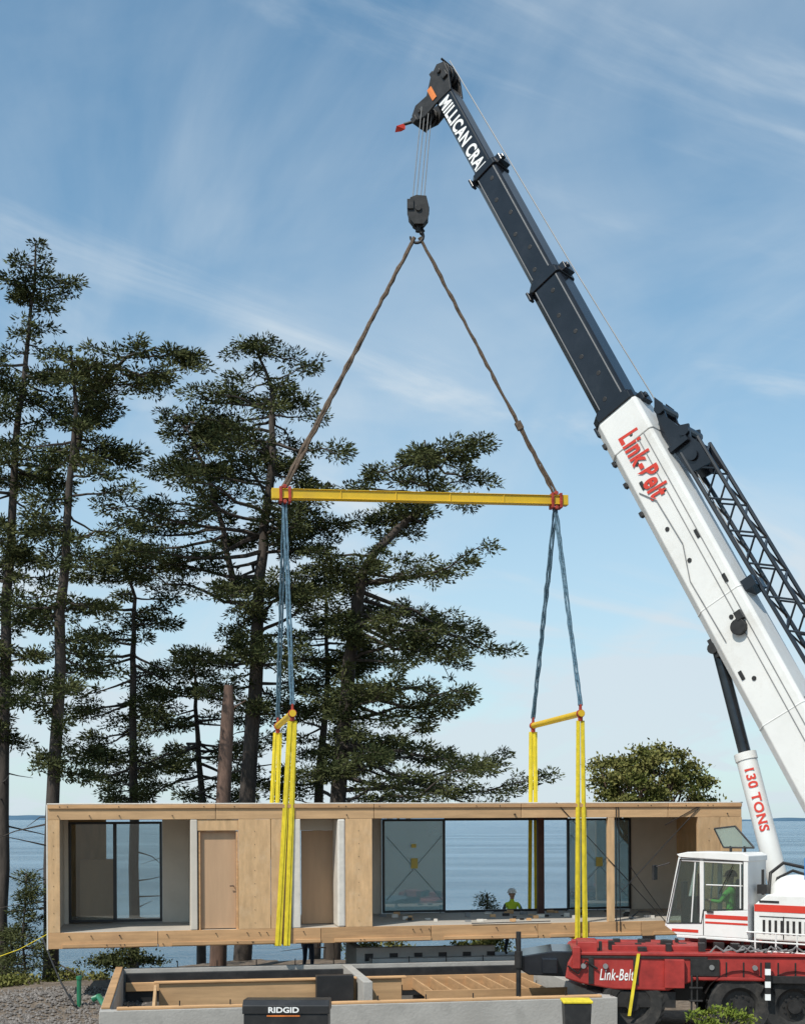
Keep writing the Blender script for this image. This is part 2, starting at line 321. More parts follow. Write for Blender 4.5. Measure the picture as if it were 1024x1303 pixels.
for a,b_ in(((708,1021),(846,1172)),((893,1024),(790,1135)),((787,1022),(789,1185)),((784,1022),(784,1185)),((800,1100),(846,1165)),((893,1024),(846,1050)),((600,1175),(700,1172))): e.tube([q(*a),q(*b_)],.011,5)
e.tube([q(800,1170,1),q(812,1160,1),q(826,1160,1),q(838,1172,1)],.02,6)
for px in(560,600,720,760,810,850): e.tube([q(px,1163,3.6),q(px,1157,3.6)],.012,5)
mk('brace_cables',e,'blackframe',house)
e=MB()
for i in range(56):
    s_=random.uniform(S(500),S(850)); t_=random.uniform(.3,3.4); a=random.uniform(.04,.22); b2=random.uniform(.03,.1); e.box(s_,s_+a,t_,t_+b2,zf+.001,zf+random.uniform(.02,.1),random.randint(0,3))
mk('floor_offcuts',e,['rim','grey','wrap','darksteel'],house)
e=MB()
for i in range(60):
    s_=random.uniform(.2,LM-.3); z_=random.choice([.07,.28,HM-.05,HM-.25]); e.tube([(s_,-.045,z_),(s_,-.002,z_)],.012,6)
for s_ in(S(76)/2,S(325),S(358),S(457),S(902),S(930)):
    for z_ in np.arange(.5,2.8,.3): e.tube([(s_,-.01,z_),(s_,.002,z_)],.008,6)
mk('bolts',e,'darksteel',house)
# ---------------------------------------------------------------- rigging
def W(s_,t_,z_): return MM@Vector((s_,t_,z_))
hookd=31.6
hook=P(530,300,hookd)
bars=[]
for pf in(372,738):
    s_=S(pf,0); d=(A+hx*s_).y
    zt=H+134*d/F
    f0=A+hx*s_; b0=f0+nn*WM; bars.append((Vector((f0.x,f0.y,zt)),Vector((b0.x,b0.y,zt)),s_))
mid=[(b[0]+b[1])/2 for b in bars]
mainL=Vector((mid[0].x,mid[0].y,H+413*mid[0].y/F)); mainR=Vector((mid[1].x,mid[1].y,H+405*mid[1].y/F))
sb=empty('spreader_beam'); e=MB(); ax=(mainR-mainL).normalized(); sy=ax.cross(Vector((0,0,1))).normalized(); up=sy.cross(ax)
Lb=(mainR-mainL).length
e.obox((mainL+mainR)/2,ax*(Lb/2+.12),sy*.09,up*.1); e.obox((mainL+mainR)/2+up*.108,ax*(Lb/2+.1),sy*.12,up*.01); e.obox((mainL+mainR)/2-up*.108,ax*(Lb/2+.1),sy*.12,up*.01)
for f_ in(.2,.4,.6,.8): e.obox(mainL.lerp(mainR,f_),ax*.012,sy*.11,up*.1)
mk('beam',e,'yellow',sb,.01)
e=MB()
for p,sg in((mainL,-1),(mainR,1)):
    for off in(-.1,.12): e.obox(p+ax*off-up*.02,ax*.035,sy*.14,up*.19)
    e.tube([p+up*.17-sy*.13,p+up*.17+sy*.13],.055,10); e.tube([p-up*.2-sy*.14,p-up*.2+sy*.14],.05,10)
mk('end_shackles',e,'rust',sb,.012)
e=MB()
for p,sg in((mainL,-1),(mainR,1)): e.obox(p+ax*sg*.22,ax*.1,sy*.1,up*.13)
mk('end_caps',e,'yellow',sb,.012)
for i,(f0,b0,s_) in enumerate(bars):
    c=empty('cross_spreader_bar' if i==0 else 'cross_spreader_bar.001'); e=MB(); dd=(b0-f0).normalized()
    e.tube([f0-dd*.1,b0+dd*.1],.08,12); mk('bar',e,'yellow',c,smooth=True)
    e=MB()
    for p in(f0,b0):
        e.tube([p-dd*.06,p+dd*.03],.1,12); e.obox(p+Vector((0,0,.12)),hx*.025,dd*.05,Vector((0,0,.1))); e.obox(p-Vector((0,0,.1)),hx*.05,dd*.04,Vector((0,0,.08)))
    mk('end_fittings',e,'rust',c,.008)
def rope(e,a,b_,r,mi=0,wob=.012,n=14):
    pts=[];rr=[]
    for i in range(n+1):
        t_=i/n; p=a.lerp(b_,t_); p=p+Vector((random.uniform(-wob,wob),random.uniform(-wob,wob),0)); pts.append(p); rr.append(r*random.uniform(.75,1.25))
    e.tube(pts,rr,7,mi)
ls=empty('upper_sling'); e=MB()
for p,pt in((mainL,hook+Vector((-.05,0,-.05))),(mainR,hook+Vector((.08,0,-.05)))):
    a=p+up*.17; o=(pt-a).normalized().cross(Vector((0,1,0)))*.04
    if p is mainL:
        rope(e,a+o,pt,.043,n=40,wob=.018); rope(e,a-o,pt,.043,n=40,wob=.018)
    else:
        rope(e,a+o,a.lerp(pt,.28)+o*.3,.038,n=12); rope(e,a-o,a.lerp(pt,.28)-o*.3,.038,n=12); rope(e,a.lerp(pt,.26),pt,.045,n=30,wob=.012)
        e.obox(a.lerp(pt,.27),o*2,Vector((0,.06,0)),(pt-a).normalized()*.1)
mk('sling_ropes',e,'brownsl',ls,smooth=True)
lo=empty('lower_sling'); e=MB()
for k,(p,(f0,b0,s_)) in enumerate(zip((mainL,mainR),bars)):
    for q_ in(f0,b0):
        a=p-up*.2; tp=q_+Vector((0,0,.2)); o=hx*.035
        rope(e,a+o,tp+o*.8,.03,n=30,wob=.01); rope(e,a-o,tp-o*.8,.03,n=30,wob=.01)
mk('sling_ropes',e,'blue',lo,smooth=True)
ws=empty('yellow_webbing_sling'); e=MB()
def strip(e,a,b_,w0,w1,wd,tk=.012):
    d=(b_-a).normalized(); nrm=wd.cross(d).normalized()*tk; 
    vs=[a-wd*w0-nrm,a+wd*w0-nrm,a+wd*w0+nrm,a-wd*w0+nrm,b_-wd*w1-nrm,b_+wd*w1-nrm,b_+wd*w1+nrm,b_-wd*w1+nrm]
    e.faces(vs,[(0,1,2,3),(4,7,6,5),(0,4,5,1),(1,5,6,2),(2,6,7,3),(3,7,4,0)])
def band(e,a,b_,wd,hw):
    # strap with a folded centre ridge
    strip(e,a,b_,hw*.75,hw,wd); d=(b_-a).normalized(); nrm=wd.cross(d).normalized()
    if nrm.y>0: nrm=-nrm
    strip(e,a+nrm*.022+wd*hw*.25,b_+nrm*.022-wd*hw*.2,hw*.35,hw*.3,wd,.008)
for (f0,b0,s_),off in zip(bars,((-.33,-.13),(-.09,.1))):
    for j,o in enumerate(off):
        k_=.055*(j*2-1)
        tf=f0-Vector((0,0,.17))+hx*k_; bf=W(s_+o,-.055,-.03); tb=b0-Vector((0,0,.17))+hx*k_; bb=W(s_+o,WM+.04,-.03)
        band(e,tf,bf,hx,.075 if off[0]<-.2 else .062); strip(e,bf,bb,.07,.07,hx); band(e,bb,tb,hx,.06)
mk('webbing',e,'web',ws)
hbk=empty('hook_block'); e=MB(); c=P(532,270,hookd)
prof=[(-.2,.3),(-.05,.36),(.2,.34),(.26,.1),(.25,-.2),(.12,-.36),(-.1,-.36),(-.24,-.18),(-.27,.1)]
for y0 in(-.16,-.03,.1): e.prism(prof,lambda u,v,w_:c+Vector((u,w_,v)),y0,y0+.05)
for y0 in(-.1,.03): e.tube([c+Vector((0,y0,.03)),c+Vector((0,y0+.06,.03))],.28,20)
e.tube([c+Vector((0,-.2,.03)),c+Vector((0,.2,.03))],.08,12); e.obox(c+Vector((-.2,-.17,.12)),Vector((.08,0,0)),Vector((0,.03,0)),Vector((0,0,.12)))
e.tube([c+Vector((0,0,-.34)),c+Vector((0,0,-.5))],.06,8)
pts=[];rr=[]
for i in range(15):
    a=math.radians(100-i*20); pts.append(hook+Vector((math.cos(a)*.16,0,math.sin(a)*.16-.02))); rr.append(.055-.002*i)
e.tube(pts,rr,8); e.tube([c+Vector((-.12,0,-.36)),c+Vector((0,0,-.45)),hook+Vector((-.03,0,.14))],.045,8)
e.tube([hook+Vector((.1,-.05,.02)),hook+Vector((.17,0,.12)),hook+Vector((.12,.05,.2))],.04,8)
mk('block',e,'darksteel',hbk,.01)
# ---------------------------------------------------------------- crane
crane=empty('mobile_crane')
tip=P(562,112,31.6); piv=Vector((9.27,25,3.3)); D=tip-piv; BL=D.length; e1=D.normalized()
e2=Vector((-.62,-.78,0)); e2=(e2-e1*e2.dot(e1)).normalized(); e3=e1.cross(e2).normalized()
if e3.z<0: e3=-e3
def bt(py):
    k=(HY-py)/F; return (k*piv.y-(piv.z-H))/(D.z-k*D.y)*BL
def bp(t_,side=0,top=0): return piv+e1*t_+e2*side+e3*top
def boomsec(e,t0,t1,w_,h_,mi=0,ch=.18):
    c_=min(w_,h_)*ch; prof=[(-w_/2+c_*.4,h_/2),(w_/2-c_*.4,h_/2),(w_/2,h_/2-c_*.4),(w_/2,-h_/2+c_),(w_/2-c_,-h_/2),(-w_/2+c_,-h_/2),(-w_/2,-h_/2+c_),(-w_/2,h_/2-c_*.4)]
    e.prism(prof,lambda u,v,w2:bp(w2,u,v),t0,t1,mi)
tA,tB,tC=bt(222),bt(362),bt(530)
e=MB(); boomsec(e,-.3,tC,.86,1.14); boomsec(e,tC-.9,tC-.05,.9,1.18); boomsec(e,tC*.55,tC*.55+.04,.88,1.16); boomsec(e,tC*.3,tC*.3+.04,.88,1.16); mk('boom_base',e,'white',crane,.02)
e=MB(); boomsec(e,tC-1,tB,.72,.86); boomsec(e,tB-1,tA,.6,.68); boomsec(e,tA-1,BL-.35,.5,.52); mk('boom_sections',e,'boomblack',crane,.02)
e=MB(); boomsec(e,tC,tC+.18,.94,1.14); boomsec(e,tC+.18,tC+.26,.84,1.0); boomsec(e,tB-.12,tB+.04,.8,.93); boomsec(e,tB+.04,tB+.12,.72,.82); boomsec(e,tA-.12,tA+.04,.68,.76); boomsec(e,tA+.04,tA+.1,.6,.64)
for t_,h_ in((tC,1.14),(tB,.93),(tA,.76)):
    e.obox(bp(t_,0,h_/2+.05),e1*.1,e2*.2,e3*.07); e.obox(bp(t_,.1,h_/2+.1),e1*.05,e2*.06,e3*.08); e.obox(bp(t_-.1,.3,-h_/2-.01),e1*.12,e2*.08,e3*.03)
mk('boom_collars',e,'boomblack',crane,.012)
e=MB()
for t0,t1,w_,n_h in((tC,tB,.72,6),(tB,tA,.6,6)):
    for i in range(n_h):
        t_=t0+(t1-t0)*(i+.7)/(n_h+.4); e.tube([bp(t_,w_/2-.01,.1*(1 if i%2 else -.6)),bp(t_,w_/2+.006,.1*(1 if i%2 else -.6))],.055,14)
for t_,v in((tC-.75,.1),(tC-1.4,-.1),(tC-2.3,.15),(tC-3.1,-.2),(tC-4,-.1),(tC-5.6,.1),(tC-7,-.1)):
    e.tube([bp(t_,.42,v),bp(t_,.45,v)],.05,14)
for t_ in(tC-.5,tC-1.0,tC-1.6,tC-2.4): e.obox(bp(t_,.32,-.58),e1*.06,e2*.06,e3*.04)
e.tube([bp(tC-5.9,.42,.15),bp(tC-5.9,.55,.15)],.17,16); e.obox(bp(tC-5.7,.5,.28),e1*.1,e2*.06,e3*.08)
for t_,v in((tC-1.9,-.22),(tC-3.6,.32),(tC-4.8,.38),(tC-6.8,-.3)): e.obox(bp(t_,.44,v),e1*.1,e2*.015,e3*.04)
mk('boom_fittings',e,'darksteel',crane,.006)
e=MB()
for tt in(.36,.2): e.tube([bp(tC-.9,.445,tt),bp(.5,.445,tt)],.01,6)
e.tube([bp(tC-2,.445,-.36),bp(tC-2.4,.46,-.1),bp(tC-3.6,.46,-.05),bp(tC-4.4,.45,-.3),bp(tC-6,.45,-.25)],.012,6)
mk('boom_side_lines',e,'grey',crane)
e=MB()
for t0,t1,w_,h_ in((tC+.3,tB-.15,.72,.86),(tB+.2,tA-.15,.6,.68)):
    e.obox(bp((t0+t1)/2,w_/2,h_*.4),e1*((t1-t0)/2),e2*.008,e3*.014); e.obox(bp((t0+t1)/2,w_/2,-h_*.32),e1*((t1-t0)/2),e2*.008,e3*.01)
mk('boom_ribs',e,'grey',crane)
e=MB(); hp=BL-.35
for sd_ in(-.24,.24):
    prof=[(-.1,-.26),(-.12,-.62),(.02,-.9),(.22,-.93),(.36,-.72),(.3,-.35),(.62,-.02),(.74,.25),(.62,.45),(.3,.42),(-.15,.26)]
    e.prism(prof,lambda u,v,w_:bp(hp+u,w_,v),sd_-.03,sd_+.03)
for (u,v,r) in((.52,.22,.25),(.12,-.68,.23)):
    for w_ in(-.15,0,.15): e.tube([bp(hp+u,w_-.035,v),bp(hp+u,w_+.035,v)],r,18)
    e.tube([bp(hp+u,-.32,v),bp(hp+u,.32,v)],.06,10)
e.obox(bp(hp+.1,0,-.92),e1*.08,e2*.28,e3*.08); e.tube([bp(hp+.1,.2,-.95),bp(hp+.2,.3,-1.2)],.04,8); e.tube([bp(hp+.6,-.1,.45),bp(hp+.82,.2,.4)],.03,6); e.obox(bp(hp+.3,.28,.3),e1*.08,e2*.04,e3*.08); e.obox(bp(hp+.72,.1,.0),e1*.06,e2*.1,e3*.06)
mk('boom_head',e,'darksteel',crane,.01)
e=MB(); e.obox(bp(hp+.2,.281,-.2),e1*.18,e2*.008,e3*.07); mk('head_plate',e,'orange',crane)
e=MB(); f=bp(hp+.2,.3,-1.15); vs=[f,f+Vector((-.22,-.05,-.1)),f+Vector((-.26,0,-.24)),f+Vector((-.1,.03,-.2)),f+Vector((0,0,-.16))]; e.faces(vs,[(0,1,2,3,4)]); mk('red_flag',e,'redtext',crane)
e=MB(); 
sh=bp(hp+.12,0,-.68)
for dx,dy in((-.14,-.1),(-.05,.05),(.06,-.05),(.14,.1)):
    top_=Vector((sh.x+dx*.9,hookd+dy,sh.z)); e.tube([top_,Vector((c.x+dx*1.0,hookd+dy,c.z+.3))],.012,5)
mk('hoist_lines',e,'grey',crane)
e=MB(); e.tube([bp(hp+.75,0,.5),bp(tA,0,.58),bp(tB,0,.66),bp(tC,0,.8),bp(1,0,.9)],.014,5); mk('boom_cable',e,'grey',crane)
tx=bt(131)
text('boom_lettering','MILLICAN CRANE','whitetext',crane,bp(tx,.256,-.17),-e1,e3,(tx-tA)*1.1,.34,bold=.035,space=1.08)
ta_,tb_=bt(557),bt(635)
text('boom_base_lettering','Link-Belt','redtext',crane,bp(ta_,.456,-.18),-e1,e3,(ta_-tb_)*1.02,.5,shear=.2,bold=.03,space=1.12)
e=MB(); j0,j1=.2,tC-.6; ch=[]
for (a,b_) in((.05,.72),(.05,1.2),(-.55,.72),(-.55,1.2)):
    e.tube([bp(j0,a,b_+.25),bp(j1-1.0,a,b_+.02)],.045,6); ch.append((a,b_))
nb=22
def jp(i,k):
    f_=i/nb; a,b_=ch[k]; return bp(j0,a,b_+.25).lerp(bp(j1-1.0,a,b_+.02),f_)
for i in range(nb):
    for (k,l) in((0,1),(2,3),(0,2),(1,3)):
        if i%2: e.tube([jp(i,k),jp(i+1,l)],.024,5)
        else: e.tube([jp(i,l),jp(i+1,k)],.024,5)
for sd_ in(-.5,.05):
    prof=[(j1-1.6,.7),(j1-.4,.58),(j1-.1,.66),(j1+.2,.72),(j1+.42,.84),(j1+.2,.92),(j1-.15,.86),(j1-.5,.98),(j1-.62,1.2),(j1-.9,1.1),(j1-1.2,1.22),(j1-1.7,1.24)]
    e.prism(prof,lambda u,v,w_:bp(u,w_,v),sd_-.03,sd_+.03)
for u,v in((j1+.1,.82),(j1-.7,1.05),(j1-1.3,.95)): e.tube([bp(u,-.6,v),bp(u,.14,v)],.12,14)
e.obox(bp(j1-.9,.1,.8),e1*.06,e2*.08,e3*.25); e.obox(bp(tC*.55,0,.7),e1*.12,e2*.3,e3*.14); e.obox(bp(tC*.3,0,.7),e1*.12,e2*.3,e3*.14)
mk('lattice_jib',e,'boomblack',crane)
fw=Vector((-.783,.622,0)).normalized(); lf=Vector((0,0,1)).cross(fw)
MS=Matrix((fw,lf,Vector((0,0,1)))).transposed().to_4x4(); MS.translation=Vector((piv.x,piv.y,0))
def LS(a,b_,z): return MS@Vector((a,b_,z))
ct=bp(bt(806),0,-.62); cbm=LS(1.75,0,2.45)
cm=ct.lerp(cbm,.42)
e=MB(); e.tube([ct,cm],.13,18); mk('lift_cylinder_rod',e,'chrome',crane,smooth=True)
e=MB(); e.tube([cm,cbm],.215,24); e.tube([cm+(cm-cbm).normalized()*.02,cm-(cm-cbm).normalized()*.14],.235,24); mk('lift_cylinder_barrel',e,'white',crane,smooth=True)
e=MB(); e.tube([ct-e2*.3,ct+e2*.3],.12,12); e.obox(ct+e3*.08+e2*.22,e1*.22,e2*.04,e3*.12); e.obox(ct+e3*.08-e2*.22,e1*.22,e2*.04,e3*.12); mk('lift_cylinder_pin',e,'darksteel',crane)
cd=(cbm-cm).normalized(); vw=Vector((-cm.x,-cm.y,H-cm.z)).normalized(); vw=(vw-cd*vw.dot(cd)).normalized(); rt=vw.cross(cd)
if rt.x<0: rt=-rt
text('cylinder_lettering','130 TONS','redtext',crane,cm+cd*.3+vw*.219-rt*.09,cd,vw.cross(cd),1.35,.2,bold=.03,space=1.1)
sup=empty('superstructure',MS); sup.parent=crane
def sbx(name,m,*b,bevel=.012): return boxo(name,m,sup,*b,bevel=bevel)
fn=lambda u,v,w_:Vector((u,w_,v))
sbx('turntable','red',-3.2,3.4,-1.25,1.2,1.66,1.8)
e=MB(); e.tube([(0,0,1.4),(0,0,1.66)],.8,28); mk('slew_ring',e,'darksteel',sup)
e=MB(); 
for w0 in(-.62,.5): e.prism([(-1.2,1.8),(2.3,1.8),(2.2,2.5),(1.0,3.0),(.4,3.6),(-.4,3.7),(-1.4,2.8)],fn,w0,w0+.12)
mk('boom_foot_plates',e,'white',sup,.02)
e=MB(); e.prism([(-3.4,1.82),(1.72,1.82),(1.72,2.5),(1.45,2.72),(-3.4,2.78)],fn,.64,1.62); mk('engine_housing',e,'white',sup,.03)
e=MB(); e.box(-3.4,1.7,1.622,1.628,2.38,2.52); mk('housing_stripes',e,'redtext',sup)
e=MB()
for a in(-2.6,-1.6,-.6,.3,1.1): e.box(a,a+.02,1.622,1.63,1.86,2.3)
e.box(-3.3,1.6,1.622,1.63,2.28,2.295)
for a in np.arange(.4,1.5,.12): e.box(a,a+.05,1.62,1.632,1.95,2.22)
for a in np.arange(-.5,.2,.08): e.box(a,a+.035,1.62,1.632,2.0,2.22)
e.box(1.2,1.6,1.622,1.632,2.56,2.6)
mk('housing_panel_gaps',e,'darksteel',sup)
e=MB(); pts=[];rr=[]
for i in range(9):
    a=i/8*math.pi/2; pts.append((1.1,1.0,2.7+.4*math.sin(a))); rr.append(.5*math.cos(a)+.01)
e.tube(pts,rr,24); mk('winch_cover',e,'white',sup,smooth=True)
e=MB(); e.tube([(.4,.9,2.78),(.4,.9,3.0)],.3,20); e.tube([(1.6,1.45,2.7),(1.6,1.45,3.2)],.03,8); e.box(1.5,1.7,1.3,1.5,2.72,2.9)
e.tube([(1.7,.9,2.7),(1.75,.7,3.1),(1.6,.4,3.3),(1.2,.2,3.2)],.035,8); e.tube([(1.6,.9,2.7),(1.6,.7,3.0),(1.4,.4,3.15),(1.0,.2,3.0)],.03,8); mk('housing_fittings',e,'darksteel',sup)
sbx('fuel_tank','bluep',.05,.75,1.0,1.5,3.02,3.45)
e=MB()
for a in np.arange(-3,1.9,.42): e.tube([(a,1.78,1.62),(a,1.78,1.98)],.018,6)
for z in(1.62,1.8,1.98): e.tube([(-3.3,1.78,z),(1.8,1.78,z)],.018,6)
e.box(-3.3,1.85,1.63,1.8,1.58,1.61); mk('catwalk_rail',e,'white',sup)
a0,a1=1.78,3.66; b0_,b1_=.85,1.75
e=MB()
lowp=[(a0,1.84),(a1-.35,1.84),(a1-.1,2.0),(a1-.1,2.06),(a0+.98,2.1),(a0+.98,2.34),(a0,2.4)]
e.prism(lowp,fn,b1_-.05,b1_); e.prism(lowp,fn,b0_,b0_+.05)
e.box(a0,a0+.06,b0_+.051,b1_-.051,1.84,3.4); e.prism([(a0,1.78),(a1-.35,1.78),(a1-.35,1.838),(a0,1.838)],fn,b0_,b1_)
e.prism([(a0-.02,3.36),(a1-.42,3.42),(a1-.36,3.48),(a1-.6,3.53),(a0+.1,3.53),(a0-.02,3.47)],fn,b0_-.02,b1_+.02)
def post(x0,z0,x1,z1,w_,b_): e.prism([(x0-w_/2,z0),(x0+w_/2,z0),(x1+w_/2,z1),(x1-w_/2,z1)],fn,b_,b_+.06)
for b_ in(b0_-.003,b1_-.057):
    post(a0+.05,2.4,a0+.05,3.4,.1,b_); post(a0+.98,2.1,a0+.98,3.4,.09,b_); post(a1-.12,2.0,a1-.42,3.42,.06,b_); post(a0+.16,2.42,a0+.16,3.36,.03,b_)
    e.prism([(a0+.12,2.86),(a0+.9,2.86),(a0+.9,2.885),(a0+.12,2.885)],fn,b_,b_+.04)
    e.prism([(a1-.68,2.1),(a1-.65,2.1),(a1-.74,3.4),(a1-.77,3.4)],fn,b_,b_+.04)
e.prism([(a0+.1,3.3),(a1-.45,3.34),(a1-.45,3.4),(a0+.1,3.4)],fn,b1_-.055,b1_-.004)
mk('cab_shell',e,'white',sup,.012)
gp=[(a0+.1,2.42),(a0+.94,2.36),(a0+.98,2.1),(a1-.13,2.06),(a1-.43,3.38),(a0+.1,3.36)]
e=MB(); e.prism(gp,fn,b1_-.035,b1_-.028); e.prism(gp,fn,b0_+.028,b0_+.035)
e.faces([(a1-.11,b0_+.05,2.0),(a1-.11,b1_-.05,2.0),(a1-.41,b1_-.05,3.42),(a1-.41,b0_+.05,3.42)],[(0,1,2,3)]); mk('cab_glass',e,'glassc',sup)
e=MB()
for z0,z1 in((2.2,2.28),(2.1,2.14)): e.box(a0+.005,a0+.9,b1_+.002,b1_+.006,z0,z1)
e.box(a0+1.05,a1-.25,b1_+.002,b1_+.006,1.9,1.96)
mk('cab_stripes',e,'redtext',sup)
e=MB(); e.box(a0+.93,a0+.945,b1_+.001,b1_+.005,1.86,2.38); e.box(a0+.72,a0+.86,b1_+.002,b1_+.03,2.32,2.35); e.tube([(a0+1.03,b1_+.05,2.3),(a0+1.03,b1_+.05,3.1)],.015,6)
e.tube([(a1-.2,b1_,3.3),(a1+.1,b1_+.12,3.2)],.012,6); e.box(a1+.05,a1+.1,b1_+.05,b1_+.2,2.95,3.25)
e.box(a0+1.3,a0+1.5,1.1,1.5,1.9,2.6); e.tube([(a0+1.25,1.3,2.3),(a0+1.15,1.3,2.75)],.025,6); e.box(a0+1.55,a0+1.6,1.2,1.4,1.9,2.9)
e.box(a0+.06,a0+.08,b0_+.06,b1_-.06,2.0,3.3)
# window rubber
for i in range(len(gp)):
    p1,p2=gp[i],gp[(i+1)%len(gp)]; e.tube([(p1[0],b1_+.004,p1[1]),(p2[0],b1_+.004,p2[1])],.011,5)
e.tube([(a0+.3,b1_+.01,3.3),(a0+.6,b1_+.02,2.7)],.01,5)
mk('cab_trim',e,'darksteel',sup)
e=MB(); e.box(a0+.3,a0+.85,1.05,1.55,2.05,2.25); e.box(a0+.2,a0+.36,1.05,1.55,2.25,3.0); mk('cab_seat',e,'seat',sup,.04)
e=MB(); gq=[(a0+.1,3.62),(a0+.75,3.62),(a0+.95,4.0),(a0+.5,4.05)]; e.prism(gq,fn,1.2,1.22); mk('roof_guard',e,'glassf',sup)
e=MB(); 
for i in range(4): p_,q_=gq[i],gq[(i+1)%4]; e.tube([(p_[0],1.21,p_[1]),(q_[0],1.21,q_[1])],.02,6)
e.tube([(a0+.3,1.2,3.53),(a0+.3,1.2,3.65)],.03,6); e.tube([(a0+.6,1.2,3.53),(a0+.6,1.2,3.65)],.03,6); mk('roof_guard_frame',e,'darksteel',sup)
# carrier
cf=Vector((-.995,.1,0)).normalized(); cl=Vector((0,0,1)).cross(cf)
MC=Matrix((cf,cl,Vector((0,0,1)))).transposed().to_4x4(); MC.translation=Vector((8.6,25.2,0))
car=empty('carrier',MC); car.parent=crane
def CX(px):
    u=(px-512)/F; o=MC@Vector((0,1.35,0)); return (o.x-u*o.y)/(u*cf.y-cf.x)
aL=CX(722)
e=MB(); e.prism([(-7,1.08),(CX(885),1.08),(CX(870),1.0),(CX(850),.88),(CX(780),.9),(CX(740),1.0),(aL+.05,1.1),(aL,1.4),(aL-.1,1.58),(-7,1.5)],fn,-1.3,1.3); mk('carrier_deck',e,'red',car,.03)
e=MB(); e.box(-7,aL-.15,1.0,1.34,1.56,1.62); e.box(-7,aL-.15,-1.34,-1.0,1.56,1.62); e.box(CX(900),CX(780),.2,.95,1.58,1.72); e.box(CX(760),CX(735),.3,1.2,1.58,1.8); e.box(CX(870),CX(845),1.302,1.42,.95,1.5); e.box(CX(738),CX(728),1.0,1.38,1.3,1.72); e.box(-7,CX(880),1.302,1.33,1.1,1.16); mk('carrier_rails',e,'red',car,.012)
e=MB(); e.box(-7,aL-.4,-.6,.6,.6,1.04); e.box(CX(860),CX(770),.7,1.25,.55,.86); 
for px in(755,812,868): e.box(CX(px),CX(px)+.1,1.301,1.33,1.0,1.5)
e.box(CX(1024),CX(975),1.0,1.36,1.06,1.2); e.box(CX(915),CX(878),1.0,1.345,1.18,1.5); e.box(CX(900),CX(735),1.301,1.325,1.5,1.545)
for i in range(34):
    x=random.uniform(CX(1020),CX(735)); z=1.62; s_=random.uniform(.05,.25); yy=random.uniform(.1,1.1); e.box(x,x+s_,yy,yy+random.uniform(.06,.2),z,z+random.uniform(.04,.2))
for px in np.arange(925,1024,22): e.box(CX(px),CX(px)+.03,1.301,1.312,1.17,1.45)
for px in(880,887): e.box(CX(px),CX(px)+.03,1.35,1.42,.4,1.2)
for z in(.45,.7,.95): e.box(CX(893),CX(876),1.34,1.44,z,z+.03)
mk('chassis',e,'darksteel',car,.01)
e=MB()
for px in(742,770,905,960): e.tube([(CX(px),1.31,1.35),(CX(px),1.37,1.35)],.05,10)
for k in range(8): 
    x=CX(900)-k*.25+random.uniform(-.1,.1); e.tube([(x,1.2,1.62),(x-.1,1.25,1.75),(x-.25,1.22,1.65),(x-.4,1.3,1.7)],.02,5)
mk('carrier_fittings',e,'grey',car)
e=MB(); e.prism([(aL-.1,1.12),(aL+.75,1.15),(aL+1.0,1.3),(aL+1.0,1.5),(aL+.3,1.62),(aL-.1,1.62)],fn,-.2,1.25); e.box(aL+.2,aL+.5,1.25,1.45,1.2,1.5)
mk('front_outrigger_box',e,'boomblack',car,.02)
e=MB(); e.tube([(aL+.95,1.3,.02),(aL+.95,1.3,2.0)],.05,12); e.tube([(aL+.95,1.3,1.3),(aL+.95,1.3,1.62)],.08,12); e.tube([(aL+.95,1.3,0),(aL+.95,1.3,.06)],.3,20); mk('outrigger_jack',e,'darksteel',car)
def wheel(i,x,y,z=.6):
    e=MB(); R=.6; 
    prof=[(.36,-.17),(.55,-.19),(R,-.15),(R+.01,0),(R,.15),(.55,.19),(.36,.17),(.3,.1),(.3,-.1)]
    n=60; vs=[];fs=[]
    for k in range(n):
        a=2*math.pi*k/n; bump_=.018 if k%2 else 0
        for (r,w_) in prof:
            rr_=r+(bump_ if r>.57 else 0); vs.append((x+rr_*math.cos(a),y+w_,z+rr_*math.sin(a)))
    m_=len(prof)
    for k in range(n):
        for j in range(m_): fs.append((k*m_+j,k*m_+(j+1)%m_,((k+1)%n)*m_+(j+1)%m_,((k+1)%n)*m_+j))
    e.faces(vs,fs,0); e.tube([(x,y-.1,z),(x,y+.06,z)],.32,24,1); e.tube([(x,y+.06,z),(x,y+.16,z)],.13,14,1)
    for k in range(10):
        a=2*math.pi*k/10; e.tube([(x+.2*math.cos(a),y+.05,z+.2*math.sin(a)),(x+.2*math.cos(a),y+.09,z+.2*math.sin(a))],.022,6,1)
    mk('wheel_%d'%i,e,['tyre','darksteel'],car)
i=0
for px in(805,942,1012,1085):
    for y in(1.1,-1.1): wheel(i,CX(px),y); i+=1
e=MB()
for px in(942,1012):
    cx_=CX(px); 
    for k in range(10):
        a0_=math.radians(20+14*k); a1_=math.radians(20+14*(k+1)); r=.7
        e.faces([(cx_+r*math.cos(a0_),.85,.6+r*math.sin(a0_)),(cx_+r*math.cos(a1_),.85,.6+r*math.sin(a1_)),(cx_+r*math.cos(a1_),1.34,.6+r*math.sin(a1_)),(cx_+r*math.cos(a0_),1.34,.6+r*math.sin(a0_))],[(0,1,2,3)])
mk('mudguards',e,'darksteel',car)
text('carrier_lettering','Link-Belt','whitetext',crane,MC@Vector((CX(762),1.31,1.08)),-cf,Vector((0,0,1)),.66,.22,shear=.25,bold=.01,space=1.1)
e=MB(); x=CX(975)
for k in range(6): e.box(x-.05,x+.05,1.42,1.47,.75+k*.12,.868+k*.12,k%2)
mk('marker_post',e,['whitetext','darksteel'],car)
e=MB(); strip(e,MC@Vector((CX(812),1.345,1.6)),MC@Vector((CX(800),1.36,.4)),.03,.03,cf); mk('ratchet_strap',e,'web',crane)
